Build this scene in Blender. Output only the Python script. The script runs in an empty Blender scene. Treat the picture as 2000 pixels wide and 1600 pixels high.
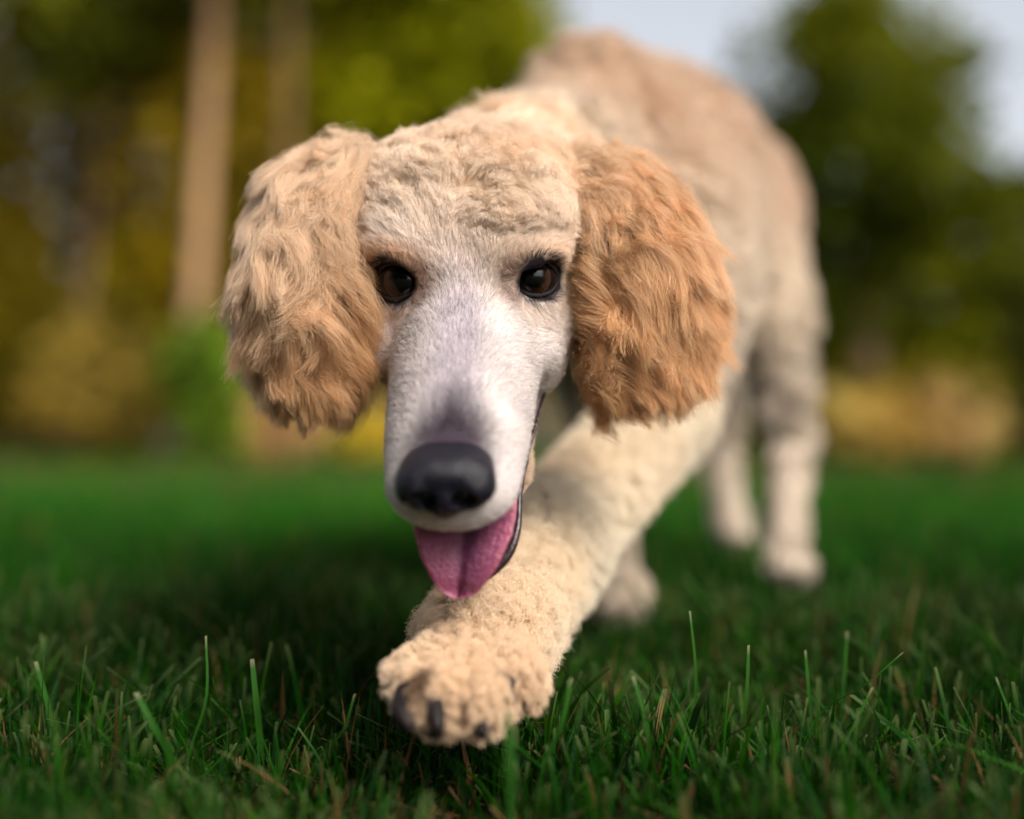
import bpy, math
import numpy as np

# ------------------------------------------------------------------ camera, sky, sun, exposure
scene = bpy.context.scene
COL = scene.collection
HOR, FPX, CAMH = 865.0, 2350.0, 0.16
cam_d = bpy.data.cameras.new("camera")
cam = bpy.data.objects.new("camera", cam_d); COL.objects.link(cam)
cam.location = (0, 0, CAMH)
cam.rotation_euler = (math.radians(90) + math.atan(65 / FPX), 0, 0)
cam_d.sensor_width = 36; cam_d.lens = 36 * FPX / 2000
cam_d.clip_start = 0.01; cam_d.clip_end = 1000
cam_d.dof.use_dof = True
cam_d.dof.focus_distance = 0.532
cam_d.dof.aperture_fstop = 1.95
scene.camera = cam

SUN_EL, SUN_AZ = math.radians(42), math.radians(140)      # azimuth from +Y, clockwise
world = bpy.data.worlds.new("World"); scene.world = world; world.use_nodes = True
wn = world.node_tree
sky = wn.nodes.new("ShaderNodeTexSky"); sky.sky_type = 'NISHITA'; sky.sun_disc = False
sky.sun_elevation = SUN_EL; sky.sun_rotation = SUN_AZ
sky.air_density = 1.0; sky.dust_density = 4.0; sky.ozone_density = 1.0
hsv = wn.nodes.new("ShaderNodeHueSaturation"); hsv.inputs["Saturation"].default_value = 0.28     # thin high cloud
wn.links.new(sky.outputs[0], hsv.inputs["Color"]); wn.links.new(hsv.outputs[0], wn.nodes["Background"].inputs[0])
wn.nodes["Background"].inputs[1].default_value = 0.15
sun_d = bpy.data.lights.new("sun", 'SUN'); sun_d.energy = 2.3; sun_d.angle = math.radians(24)
sun_d.color = (1.0, 0.91, 0.80)
sun = bpy.data.objects.new("sun", sun_d); COL.objects.link(sun)
sdir = np.array([math.sin(SUN_AZ) * math.cos(SUN_EL), math.cos(SUN_AZ) * math.cos(SUN_EL), math.sin(SUN_EL)])
from mathutils import Vector, Matrix
sun.rotation_euler = Vector(sdir).to_track_quat('Z', 'Y').to_euler()
vs = scene.view_settings
vs.view_transform = 'Standard'; vs.look = 'None'; vs.gamma = 1; vs.exposure = 0.64
cy = scene.cycles
cy.max_bounces = 10; cy.diffuse_bounces = 4; cy.glossy_bounces = 6; cy.transmission_bounces = 10
cy.transparent_max_bounces = 8; cy.use_denoising = True
scene.cycles_curves.shape = 'RIBBONS'; scene.cycles_curves.subdivisions = 2

# ------------------------------------------------------------------ helpers
def at(px, py, d):
    return np.array([(px - 1000) / FPX * d, d, CAMH + (HOR - py) / FPX * d])
def lin(rgb):
    c = np.array(rgb, float) / 255
    return np.where(c <= 0.04045, c / 12.92, ((c + 0.055) / 1.055) ** 2.4)
def unit(v):
    v = np.asarray(v, float)
    return v / np.maximum(np.linalg.norm(v, axis=-1, keepdims=True), 1e-12)
def sstep(a, b, x):
    t = np.clip((x - a) / (b - a), 0, 1); return t * t * (3 - 2 * t)

def vnoise(P, freq, seed, k=3, n=7):
    """smooth pseudo noise, k channels, about -1..1"""
    r = np.random.default_rng(seed); out = np.zeros((len(P), k))
    for j in range(k):
        for i in range(n):
            d = unit(r.normal(size=3)) * freq * r.uniform(0.5, 1.6)
            out[:, j] += np.sin(P @ d + r.uniform(0, 6.28))
    return out / math.sqrt(n) * 0.9

def tag(o, label=None, cat=None, group=None, kind=None):
    if label: o["label"] = label
    if cat: o["category"] = cat
    if group: o["group"] = group
    if kind: o["kind"] = kind
    return o
def empty(name, loc):
    o = bpy.data.objects.new(name, None); o.location = loc; o.empty_display_size = 0.05
    COL.objects.link(o); return o
def link(o, parent=None):
    COL.objects.link(o)
    if parent is not None:
        o.parent = parent
        bpy.context.view_layer.update()
        o.matrix_parent_inverse = parent.matrix_world.inverted()
    return o
def mesh_obj(name, V, F, mat, parent=None, smooth=True, col=None):
    V = np.asarray(V, np.float32); F = np.asarray(F, np.int32)
    me = bpy.data.meshes.new(name)
    me.vertices.add(len(V)); me.vertices.foreach_set("co", V.ravel())
    k = F.shape[1]
    me.loops.add(F.size); me.loops.foreach_set("vertex_index", F.ravel())
    me.polygons.add(len(F)); me.polygons.foreach_set("loop_start", np.arange(len(F), dtype=np.int32) * k)
    me.update(calc_edges=True)
    me.polygons.foreach_set("use_smooth", np.full(len(F), smooth))
    if col is not None:
        a = me.color_attributes.new("tint", 'FLOAT_COLOR', 'POINT')
        c = np.ones((len(V), 4), np.float32); c[:, :3] = col
        a.data.foreach_set("color", c.ravel())
    me.materials.append(mat)
    return link(bpy.data.objects.new(name, me), parent)

def grid_faces(nu, nv, wrap_v=False):
    i = np.arange(nu - 1)[:, None]; j = np.arange(nv if wrap_v else nv - 1)[None]
    a = i * nv + j; b = i * nv + (j + 1) % nv
    return np.stack([a, b, b + nv, a + nv], -1).reshape(-1, 4)

def tube(pts, rad, ns=14, flat=None, up=None):
    """closed tube along pts (n,3); flat = thickness factor along the second axis"""
    pts = np.asarray(pts, float); n = len(pts); rad = np.broadcast_to(rad, n)
    T = unit(np.gradient(pts, axis=0))
    up = np.array([0, 0, 1.0]) if up is None else np.asarray(up, float)
    A = unit(np.cross(T, up)); B = np.cross(A, T)
    th = np.linspace(0, 2 * np.pi, ns, endpoint=False)
    fl = 1.0 if flat is None else flat
    V = pts[:, None] + rad[:, None, None] * (np.cos(th)[None, :, None] * A[:, None] + fl * np.sin(th)[None, :, None] * B[:, None])
    V = V.reshape(-1, 3); F = grid_faces(n, ns, True)
    V = np.vstack([V, pts[0] - T[0] * rad[0] * .3, pts[-1] + T[-1] * rad[-1] * .3])
    j = np.arange(ns); k = (j + 1) % ns; c0 = n * ns; c1 = c0 + 1
    F = np.vstack([F, np.stack([np.full(ns, c0), k, j, j], 1)[:, [0, 1, 2, 2]], np.stack([np.full(ns, c1), (n - 1) * ns + j, (n - 1) * ns + k, (n - 1) * ns + k], 1)])
    return V, F
def spline(P, n):
    P = np.asarray(P, float); m = len(P)
    Q = np.vstack([2 * P[0] - P[1], P, 2 * P[-1] - P[-2]])
    t = np.linspace(0, m - 1 - 1e-6, n); i = t.astype(int); f = (t - i)[:, None]
    a, b, c, d = Q[i], Q[i + 1], Q[i + 2], Q[i + 3]
    return 0.5 * ((2 * b) + (c - a) * f + (2 * a - 5 * b + 4 * c - d) * f ** 2 + (-a + 3 * b - 3 * c + d) * f ** 3)
def add_quads_tube(name, pts, rad, mat, parent, ns=14, flat=None, up=None, col=None):
    V, F = tube(pts, rad, ns, flat, up)
    me = bpy.data.meshes.new(name)
    me.from_pydata(V.tolist(), [], [tuple(dict.fromkeys(f)) for f in F.tolist()]); me.update()
    for p in me.polygons: p.use_smooth = True
    me.materials.append(mat)
    return link(bpy.data.objects.new(name, me), parent)

# ------------------------------------------------------------------ materials
def new_mat(name):
    m = bpy.data.materials.new(name); m.use_nodes = True
    nt = m.node_tree; return m, nt, nt.nodes["Principled BSDF"]
def simple(name, rgb, rough=.6, spec=.5, coat=0, noise=None):
    m, nt, b = new_mat(name)
    b.inputs["Base Color"].default_value = (*rgb, 1); b.inputs["Roughness"].default_value = rough
    b.inputs["Specular IOR Level"].default_value = spec; b.inputs["Coat Weight"].default_value = coat
    if noise:
        sc, amt, bump = noise
        tc = nt.nodes.new("ShaderNodeTexCoord"); nz = nt.nodes.new("ShaderNodeTexNoise")
        nz.inputs["Scale"].default_value = sc; nz.inputs["Detail"].default_value = 6
        nt.links.new(tc.outputs["Object"], nz.inputs["Vector"])
        mx = nt.nodes.new("ShaderNodeMix"); mx.data_type = 'RGBA'
        mx.inputs[6].default_value = (*(np.array(rgb) * (1 - amt)), 1); mx.inputs[7].default_value = (*np.minimum(np.array(rgb) * (1 + amt), 1), 1)
        nt.links.new(nz.outputs[0], mx.inputs[0]); nt.links.new(mx.outputs[2], b.inputs["Base Color"])
        bp = nt.nodes.new("ShaderNodeBump"); bp.inputs["Strength"].default_value = bump; bp.inputs["Distance"].default_value = 0.001
        nt.links.new(nz.outputs[0], bp.inputs["Height"]); nt.links.new(bp.outputs[0], b.inputs["Normal"])
    return m
def attr_mat(name, attr="tint", rough=.7, trans=0.0, spec=.3):
    m, nt, b = new_mat(name)
    a = nt.nodes.new("ShaderNodeAttribute"); a.attribute_name = attr
    nt.links.new(a.outputs["Color"], b.inputs["Base Color"])
    b.inputs["Roughness"].default_value = rough; b.inputs["Specular IOR Level"].default_value = spec
    if trans:
        tr = nt.nodes.new("ShaderNodeBsdfTranslucent"); nt.links.new(a.outputs["Color"], tr.inputs[0])
        mx = nt.nodes.new("ShaderNodeMixShader"); mx.inputs[0].default_value = trans
        nt.links.new(b.outputs[0], mx.inputs[1]); nt.links.new(tr.outputs[0], mx.inputs[2])
        nt.links.new(mx.outputs[0], nt.nodes["Material Output"].inputs[0])
    return m
def hair_mat(name, rough=.35, attr="tint"):
    m = bpy.data.materials.new(name); m.use_nodes = True; nt = m.node_tree
    nt.nodes.remove(nt.nodes["Principled BSDF"])
    h = nt.nodes.new("ShaderNodeBsdfHairPrincipled"); h.model = 'CHIANG'; h.parametrization = 'COLOR'
    a = nt.nodes.new("ShaderNodeAttribute"); a.attribute_name = attr
    nt.links.new(a.outputs["Color"], h.inputs["Color"])
    h.inputs["Roughness"].default_value = rough; h.inputs["Radial Roughness"].default_value = .6
    df = nt.nodes.new("ShaderNodeBsdfDiffuse"); nt.links.new(a.outputs["Color"], df.inputs["Color"])
    mx = nt.nodes.new("ShaderNodeMixShader"); mx.inputs[0].default_value = .65
    nt.links.new(h.outputs[0], mx.inputs[1]); nt.links.new(df.outputs[0], mx.inputs[2])
    nt.links.new(mx.outputs[0], nt.nodes["Material Output"].inputs[0])
    return m
M_skin = attr_mat("dog_skin", rough=.8, spec=.2)
M_hair = hair_mat("dog_hair")

# ------------------------------------------------------------------ implicit surfaces
def smin(a, b, k):
    h = np.clip(0.5 + 0.5 * (b - a) / k, 0, 1)
    return b * (1 - h) + a * h - k * h * (1 - h)
def smax(a, b, k): return -smin(-a, -b, k)
def cap(P, a, b, ra, rb):
    a = np.asarray(a); ab = np.asarray(b) - a
    t = np.clip((P - a) @ ab / (ab @ ab), 0, 1)
    return np.linalg.norm(P - a - t[:, None] * ab, axis=1) - (ra + (rb - ra) * t)
def ell(P, c, r, B=None):
    q = P - np.asarray(c)
    if B is not None: q = q @ B.T
    r = np.asarray(r); k0 = np.linalg.norm(q / r, axis=1); k1 = np.linalg.norm(q / r ** 2, axis=1)
    return k0 * (k0 - 1) / np.maximum(k1, 1e-9)

def surface_nets(fn, lo, hi, h, coarse=4):
    lo = np.asarray(lo, float); n = np.ceil((np.asarray(hi) - lo) / h / coarse).astype(int) * coarse + 1
    nc = (n - 1) // coarse + 1
    ax = [lo[i] + np.arange(nc[i]) * h * coarse for i in range(3)]
    G = np.stack(np.meshgrid(*ax, indexing='ij'), -1).reshape(-1, 3)
    cv = fn(G).reshape(nc)
    S = np.empty(n, np.float32)
    near = np.abs(cv) < h * coarse * 1.9
    S[:] = np.repeat(np.repeat(np.repeat(cv, coarse, 0), coarse, 1), coarse, 2)[coarse // 2:coarse // 2 + n[0], coarse // 2:coarse // 2 + n[1], coarse // 2:coarse // 2 + n[2]]
    Nr = np.repeat(np.repeat(np.repeat(near, coarse, 0), coarse, 1), coarse, 2)[coarse // 2:coarse // 2 + n[0], coarse // 2:coarse // 2 + n[1], coarse // 2:coarse // 2 + n[2]]
    idx = np.argwhere(Nr)
    S[Nr] = fn(lo + idx * h)
    s = S < 0
    off = [(i, j, k) for i in (0, 1) for j in (0, 1) for k in (0, 1)]
    m = n - 1
    cnt = np.zeros(m, np.int8)
    for o in off: cnt += s[o[0]:o[0] + m[0], o[1]:o[1] + m[1], o[2]:o[2] + m[2]]
    act = (cnt > 0) & (cnt < 8)
    cells = np.argwhere(act); vid = -np.ones(m, np.int64); vid[act] = np.arange(len(cells))
    acc = np.zeros((len(cells), 3)); num = np.zeros(len(cells))
    cvs = {o: S[cells[:, 0] + o[0], cells[:, 1] + o[1], cells[:, 2] + o[2]] for o in off}
    for a in off:
        for ax_ in range(3):
            if a[ax_] == 0:
                b = list(a); b[ax_] = 1; b = tuple(b)
                va, vb = cvs[a], cvs[b]; cr = (va < 0) != (vb < 0)
                t = np.where(cr, va / np.where(cr, va - vb, 1), 0)
                p = np.array(a, float)[None] + t[:, None] * (np.array(b) - np.array(a))
                acc[cr] += p[cr]; num[cr] += 1
    V = lo + (cells + acc / num[:, None]) * h
    quads = []
    for ax_ in range(3):
        o1, o2 = [(1, 2), (2, 0), (0, 1)][ax_]
        sl0 = [slice(1, -1)] * 3; sl1 = [slice(1, -1)] * 3
        sl0[ax_] = slice(0, -1); sl1[ax_] = slice(1, None)
        a_, b_ = s[tuple(sl0)], s[tuple(sl1)]
        e = np.argwhere(a_ != b_); flip = b_[tuple(e.T)]
        base = e.copy(); base[:, o1] += 1; base[:, o2] += 1
        def g(d1, d2):
            c = base.copy(); c[:, o1] -= d1; c[:, o2] -= d2
            return vid[tuple(c.T)]
        q = np.stack([g(1, 1), g(0, 1), g(0, 0), g(1, 0)], 1)
        q[flip] = q[flip][:, ::-1]
        quads.append(q[(q >= 0).all(1)])
    Q = np.vstack(quads)
    return V, Q
def gradient(fn, V, e=5e-4):
    g = np.zeros_like(V)
    for i in range(3):
        d = np.zeros(3); d[i] = e
        g[:, i] = (fn(V + d) - fn(V - d)) / (2 * e)
    return g
def project(fn, V, it=3):
    for _ in range(it):
        g = gradient(fn, V); d = fn(V)
        V = V - g * (d / np.maximum((g * g).sum(1), .05))[:, None]
    return V

# ------------------------------------------------------------------ the dog: head frame
E0 = at(910, 552, 0.545)
HF = unit(np.array([-0.045, -0.69, -0.72]))
HR = unit(np.array([0.997, -0.070, 0.012])); HR = unit(HR - HF * (HR @ HF))
HU = np.cross(HF, HR); HU = HU if HU[2] > 0 else -HU
HB = np.stack([HF, HR, HU])                          # rows: f, r, u
def hw(f, r, u): return E0 + f * HF + r * HR + u * HU
def hl(P): return (P - E0) @ HB.T

EYES = []
for px, py, s in ((768, 550, -1), (1051, 543, 1)):
    c = at(px, py, 0.541)
    axis = unit(.70 * HF + s * .36 * HR + .52 * HU)
    c = c - axis * 0.0112
    e1 = unit(s * HR - axis * (s * HR @ axis)); e2 = np.cross(axis, e1); e2 = e2 if e2 @ HU > 0 else -e2
    tl = math.radians(1)                            # the outer corner sits higher
    e1, e2 = e1 * math.cos(tl) + e2 * math.sin(tl), e2 * math.cos(tl) - e1 * math.sin(tl)
    EYES.append((c, axis, e1, e2, s))
ER = 0.0136

fx = np.array([-.04, -.01, .02, .05, .085, .108, .130])
fw_ = np.array([.036, .037, .0355, .0325, .0300, .0275, .023])
ft = np.array([.012, .010, .008, .0055, .0025, -.0015, -.007])
fb = np.array([-.050, -.047, -.043, -.038, -.036, -.0345, -.033])
def sdf_muzzle(L):
    f, r, u = L.T
    w = np.interp(f, fx, fw_); t = np.interp(f, fx, ft); b = np.interp(f, fx, fb)
    h = (t - b) / 2; uc = (t + b) / 2; v = (u - uc) / h
    wn_ = w * (1 - .26 * sstep(-.4, 1.0, v))
    p = 2.5
    d = ((np.abs(r / wn_) ** p + np.abs(v) ** p) ** (1 / p) - 1) * np.minimum(w, h)
    d = smax(d, f - .1230 + 8 * r * r, .012)
    return smax(d, -.05 - f, .01)
def sdf_head(P):
    L = hl(P); aL = L * [1, 0, 1]; aL[:, 1] = np.abs(L[:, 1])
    d = ell(L, (-.048, 0, -.008), (.060, .0515, .0435))
    d = smin(d, ell(aL, (-.046, .025, .004), (.038, .028, .030)), .012)
    d = smin(d, sdf_muzzle(L), .014)
    d = smin(d, ell(aL, (-.012, .028, .014), (.016, .016, .010)), .018)          # brow
    d = smin(d, cap(aL, (.010, .0275, -.038), (-.045, .036, -.034), .0165, .018), .012)   # cheek
    d = smin(d, cap(aL, (.000, .035, -.017), (-.05, .041, -.015), .012, .012), .010)
    d = smin(d, ell(L, (.002, -.006, .0115), (.0050, .0095, .0045)), .005)      # crease of the stop
    d = smin(d, cap(aL, (.020, .0345, -.024), (-.010, .040, -.020), .0070, .0085), .008)   # cheekbone
    # lower jaw
    jaw = cap(aL, (-.03, .025, -.056), (.050, .017, -.070), .012, .0090)
    jaw = smin(jaw, cap(aL, (.050, .017, -.070), (.084, .005, -.080), .0090, .0075), .01)
    jaw = smin(jaw, cap(L, (.0, 0, -.072), (.078, 0, -.082), .012, .006), .014)
    jaw = smin(jaw, cap(aL, (-.01, .029, -.046), (.056, .0225, -.060), .0060, .0046), .006)
    d = smin(d, jaw, .005)
    for c, ax, e1, e2, s in EYES:
        d = smin(d, np.linalg.norm(P - (c + ax * .0005), axis=1) - ER * 1.08, .006)
        q = P - (c + ax * .0112)
        qq = np.stack([q @ e1 / 1.25, q @ e2 / 1.0, q @ ax], 1)
        d = smax(d, -(np.linalg.norm(qq, axis=1) - .0094), .002)
    return d
# body joints (world)
WITH = at(1150, 250, .93); 
J = dict(
    shoulder=at(1330, 560, .90), elbow=at(1285, 812, .82), wrist=at(1058, 1070, .64), paw=at(935, 1262, .54),
    shoulder2=at(1130, 560, .93), elbow2=at(1205, 820, .97), wrist2=at(1203, 1010, .90), paw2=at(1203, 1095, .88),
    hip=at(1420, 430, 1.26), knee=at(1500, 600, 1.12), hock=at(1548, 870, 1.14), paw3=at(1532, 1050, 1.05),
    hip2=at(1370, 420, 1.30), knee2=at(1385, 640, 1.22), hock2=at(1400, 850, 1.42), paw4=at(1425, 1005, 1.37),
    rump=at(1385, 390, 1.30))
TOES = [(at(812, 1325, .495), .0105), (at(862, 1366, .476), .0105), (at(938, 1368, .478), .0105), (at(1008, 1325, .497), .0105)]
def sdf_rest(P):
    chest_c = at(1215, 430, .95); ru = J['rump']
    d = cap(P, chest_c, at(1275, 350, 1.10), .088, .090)
    d = smin(d, cap(P, at(1275, 350, 1.10), ru, .090, .084), .04)
    d = smin(d, cap(P, at(1148, 205, .96), at(1235, 235, 1.04), .045, .05), .035)      # withers
    d = smin(d, cap(P, at(1180, 480, .93), at(1400, 540, 1.12), .075, .055), .05)      # brisket to belly
    occ = hw(-.085, 0, -.02)
    d = smin(d, cap(P, at(1092, 256, .88), at(1165, 190, .94), .028, .040), .03)
    d = smin(d, cap(P, occ, at(1140, 300, .87), .034, .044), .03)                     # neck
    # near fore leg
    d = smin(d, cap(P, J['shoulder'], J['elbow'], .048, .028), .03)
    d = smin(d, cap(P, J['elbow'], J['wrist'], .0275, .0230), .02)
    d = smin(d, cap(P, J['wrist'], J['paw'], .0240, .0235), .02)
    for c, r in TOES:
        d = smin(d, cap(P, J['paw'] + (c - J['paw']) * .45, c, .0115, r), .004)
    # far fore leg
    d = smin(d, cap(P, J['shoulder2'], J['elbow2'], .045, .028), .03)
    d = smin(d, cap(P, J['elbow2'], J['wrist2'], .022, .013), .02)
    d = smin(d, cap(P, J['wrist2'], J['paw2'] + [0, .02, -.01], .013, .014), .02)
    d = smin(d, ell(P, J['paw2'] + [0, -.018, -.022], (.017, .028, .014)), .015)
    # near hind leg
    d = smin(d, cap(P, J['hip'], J['knee'], .066, .032), .04)
    d = smin(d, cap(P, J['knee'], J['hock'], .030, .0165), .02)
    d = smin(d, cap(P, J['hock'], J['paw3'], .0165, .0165), .015)
    d = smin(d, ell(P, J['paw3'] + [0, -.018, -.022], (.018, .028, .014)), .015)
    # far hind leg
    d = smin(d, cap(P, J['hip2'], J['knee2'], .070, .040), .04)
    d = smin(d, cap(P, J['knee2'], J['hock2'], .034, .018), .02)
    d = smin(d, cap(P, J['hock2'], J['paw4'], .018, .017), .015)
    d = smin(d, ell(P, J['paw4'] + [0, -.02, -.02], (.019, .030, .014)), .015)
    # tail carried low behind the rump
    d = smin(d, cap(P, ru + [0.01, .07, .04], ru + [.03, .20, .02], .018, .012), .02)
    return d
def sdf_dog(P):
    d = np.full(len(P), 1.0)
    near = P[:, 1] < .78
    d = sdf_rest(P)
    h = np.full(len(P), 9.0); h[near] = sdf_head(P[near])
    return smin(d, h, .012)
V, Q = surface_nets(sdf_dog, (-.12, .42, -.01), (.42, 1.60, .56), .0035)
V = project(sdf_dog, V)
N_ = unit(gradient(sdf_dog, V))

# coat colours, by where they are on the animal
C_cream = lin((254, 231, 207)); C_peach = lin((246, 210, 172)); C_white = lin((222, 212, 210)); C_lilac = lin((178, 166, 180))
C_apri = lin((222, 172, 122)); C_tan = lin((190, 140, 92)); C_dark = lin((66, 55, 66)); C_orange = lin((190, 132, 70)); C_rust = lin((120, 70, 45))
def mixc(a, b, w):
    w = np.asarray(w)[:, None]; return a * (1 - w) + b * w
def is_head(P):
    out = np.zeros(len(P), bool); m = P[:, 1] < .72
    out[m] = sdf_head(P[m]) < sdf_rest(P[m]) + .002
    return out
def coat_colour(P, hd=None):
    L = hl(P); f, r, u = L.T; ar = np.abs(r)
    hd = is_head(P) if hd is None else hd
    nz = vnoise(P, 55, 3, 3); nb = vnoise(P, 20, 4, 3); nf = vnoise(P, 260, 5, 3)
    c = np.tile(C_cream, (len(P), 1))
    # forehead: peach patches
    c = mixc(c, C_peach, np.clip(sstep(-.02, -.05, f) * (.26 + .34 * nz[:, 0]), 0, 1))
    # muzzle
    mz = sstep(-.028, .024, f + .006 * nz[:, 2]) * sstep(.75, .60, P[:, 1])
    mz = np.where(P[:, 1] < .62, mz, 0)
    c = mixc(c, C_white, mz)
    c = mixc(c, C_lilac, mz * sstep(.016, .004, ar) * sstep(-.012, .0, u) * .65)
    dk = sstep(.072, .100, f + .010 * nz[:, 1] - .9 * ar) * sstep(-.016, -.004, u) * sstep(.026, .010, ar)
    c = mixc(c, C_dark, mz * dk)
    # round the eyes
    for ce, ax, e1, e2, s in EYES:
        q = P - (ce + ax * .011); x = q @ e1; y = q @ e2
        d = np.sqrt((x / 1.2) ** 2 + (y / .98) ** 2)
        up = sstep(-.004, .010, y)
        c = mixc(c, C_orange, sstep(.024, .011, d) * np.clip(.34 + .34 * up + .2 * nz[:, 2], 0, 1))
        inner = sstep(-.006, -.012, x) * sstep(.013, .005, np.sqrt((x + .014) ** 2 + (y + .002) ** 2))
        c = mixc(c, C_rust, np.clip(inner * .6, 0, 1))
        c = mixc(c, C_dark * .35, sstep(.0118, .0102, d))
    c = mixc(c, lin((205, 180, 156)), np.where(hd, sstep(-.050, -.058, u) * sstep(-.02, .0, f), 0))
    # neck and back
    bk = np.where(hd, 0, sstep(.62, .72, P[:, 1]))
    top = sstep(-.1, .7, np.interp(P[:, 2], [.30, .46], [0, 1]) + .18 * nb[:, 0])
    cb = mixc(np.tile(lin((220, 200, 176)), (len(P), 1)), lin((204, 172, 144)), np.clip(top * (.85 + .3 * nb[:, 1]), 0, 1))
    lowb = sstep(.30, .20, P[:, 2]); cb = mixc(cb, lin((206, 189, 170)), lowb)
    c = mixc(c, cb, bk)
    # near fore leg and paw
    leg = ~hd & (P[:, 2] < .22) & (P[:, 1] < .82)
    cl = mixc(np.tile(lin((250, 236, 212)), (len(P), 1)), lin((238, 212, 178)), np.clip(.25 + .35 * nz[:, 0], 0, 1))
    pw = sstep(.085, .055, np.linalg.norm(P - at(900, 1265, .50), axis=1))
    cl = mixc(cl, lin((238, 204, 168)), np.clip(pw * (.65 + .3 * nz[:, 1]), 0, 1))
    for sp_, sr in ((at(826, 1340, .474), .0085), (at(905, 1378, .470), .0055), (at(984, 1345, .482), .0075)):      # brown stained hair between the toes, painted darker to deepen the shaded creases
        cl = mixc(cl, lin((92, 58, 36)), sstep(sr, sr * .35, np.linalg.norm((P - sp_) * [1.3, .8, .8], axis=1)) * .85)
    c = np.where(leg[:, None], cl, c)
    return np.maximum(c * (1 + .10 * nf[:, :1]), 0.01)

# ------------------------------------------------------------------ hair system
def sample(V, Q, weight_fn, total, rng):
    T = np.vstack([Q[:, [0, 1, 2]], Q[:, [0, 2, 3]]])
    a, b, c = V[T[:, 0]], V[T[:, 1]], V[T[:, 2]]
    ar = np.linalg.norm(np.cross(b - a, c - a), axis=1) / 2
    w = ar * weight_fn((a + b + c) / 3)
    n = int(total(w.sum())) if callable(total) else total
    k = rng.choice(len(T), n, p=w / w.sum())
    u = rng.random(n); v = rng.random(n); m = u + v > 1; u[m] = 1 - u[m]; v[m] = 1 - v[m]
    return a[k] + u[:, None] * (b[k] - a[k]) + v[:, None] * (c[k] - a[k]), T[k], u, v
def nearest(P, G):
    out = np.zeros(len(P), int); G = G.astype(np.float32); g2 = (G ** 2).sum(1)
    for i in range(0, len(P), 20000):
        p = P[i:i + 20000].astype(np.float32)
        out[i:i + 20000] = (g2[None] - 2 * p @ G.T).argmin(1)
    return out
def strands(root, d0, L, npts, bend, rng, clump=None, cl_amt=.6, cl_pow=1.0, wave=(0, 0), fuzz=.05, frizz=0.0, ampf=None):
    """root (n,3), d0 unit dirs, L lengths, bend (n,3) added as t^2"""
    n = len(root); t = np.linspace(0, 1, npts)[None, :, None]
    Lx = L[:, None, None]
    d0 = unit(d0 + rng.normal(size=(n, 3)) * fuzz)
    base = root[:, None] + d0[:, None] * Lx * t + bend[:, None] * Lx * t * t
    Ls = np.clip(L / np.percentile(L, 75), 0, 1.4)[:, None, None] ** 1.5
    levels = [] if clump is None else (clump if isinstance(clump, list) else [(clump, cl_amt, cl_pow, wave[0], wave[1])])
    for (cnt, amt0, pw_, wa, wf) in levels:
        g = rng.choice(n, cnt, replace=False)
        near = g[nearest(root, root[g])]
        side = unit(np.cross(d0[near], rng.normal(size=3)[None] + d0[near][:, ::-1]))
        s2 = np.cross(d0[near], side)
        ph = rng.uniform(0, 6.28, n)[near][:, None, None]; fq = (wf * rng.uniform(.6, 1.5, n))[near][:, None, None]
        am = (wa * rng.uniform(.4, 1.6, n))[near][:, None, None] * Ls * (1 if ampf is None else ampf[near][:, None, None])
        amt = (amt0 * rng.uniform(.7, 1.2, n))[:, None, None] * t ** pw_
        base = base + (base[near] - base) * np.clip(amt, 0, 1)
        base = base + am * (np.sin(6.28 * fq * t + ph) - np.sin(ph) * (1 - t)) * t ** .7 * side[:, None]
        base = base + .7 * am * (np.cos(6.28 * fq * t + ph) - np.cos(ph) * (1 - t)) * t ** .7 * s2[:, None]
    if frizz:
        ph = rng.uniform(0, 6.28, (n, 1, 3)); fq = rng.uniform(.6, 2.4, (n, 1, 3))
        base = base + frizz * np.sin(6.28 * fq * t + ph) * t * Lx
    return base
def capc(c, m=.90):
    c = np.maximum(c, .004); return c * np.minimum(1, m / c.max(1))[:, None]
def hair_obj(name, pts, rad_root, rad_tip, col_root, col_tip, mat, parent, pw=1.0):
    n, k, _ = pts.shape
    hc = bpy.data.hair_curves.new(name)
    hc.add_curves([k] * n)
    hc.position_data.foreach_set("vector", np.ascontiguousarray(pts, np.float32).ravel())
    t = np.linspace(0, 1, k)[None]
    r = np.broadcast_to(rad_root * (1 - t) + rad_tip * t, (n, k)) if np.isscalar(rad_root) else rad_root[:, None] * (1 - t) + rad_tip * t
    ra = hc.attributes.get('radius') or hc.attributes.new('radius', 'FLOAT', 'POINT')
    ra.data.foreach_set('value', np.ascontiguousarray(r, np.float32).ravel())
    c = np.ones((n, k, 4), np.float32); tt = (t ** pw)[..., None]
    c[..., :3] = col_root[:, None] * (1 - tt) + col_tip[:, None] * tt
    ca = hc.attributes.new('tint', 'FLOAT_COLOR', 'POINT'); ca.data.foreach_set('color', c.ravel())
    hc.materials.append(mat)
    return link(bpy.data.objects.new(name, hc), parent)

# ------------------------------------------------------------------ build the dog
dog = tag(empty("dog", (.1, .85, 0)), "cream and apricot curly dog with fluffy ears walking across the lawn with tongue out", "dog")
body = mesh_obj("body", V, Q, M_skin, dog, col=np.clip(coat_colour(V) * .75, 0, .8))

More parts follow.
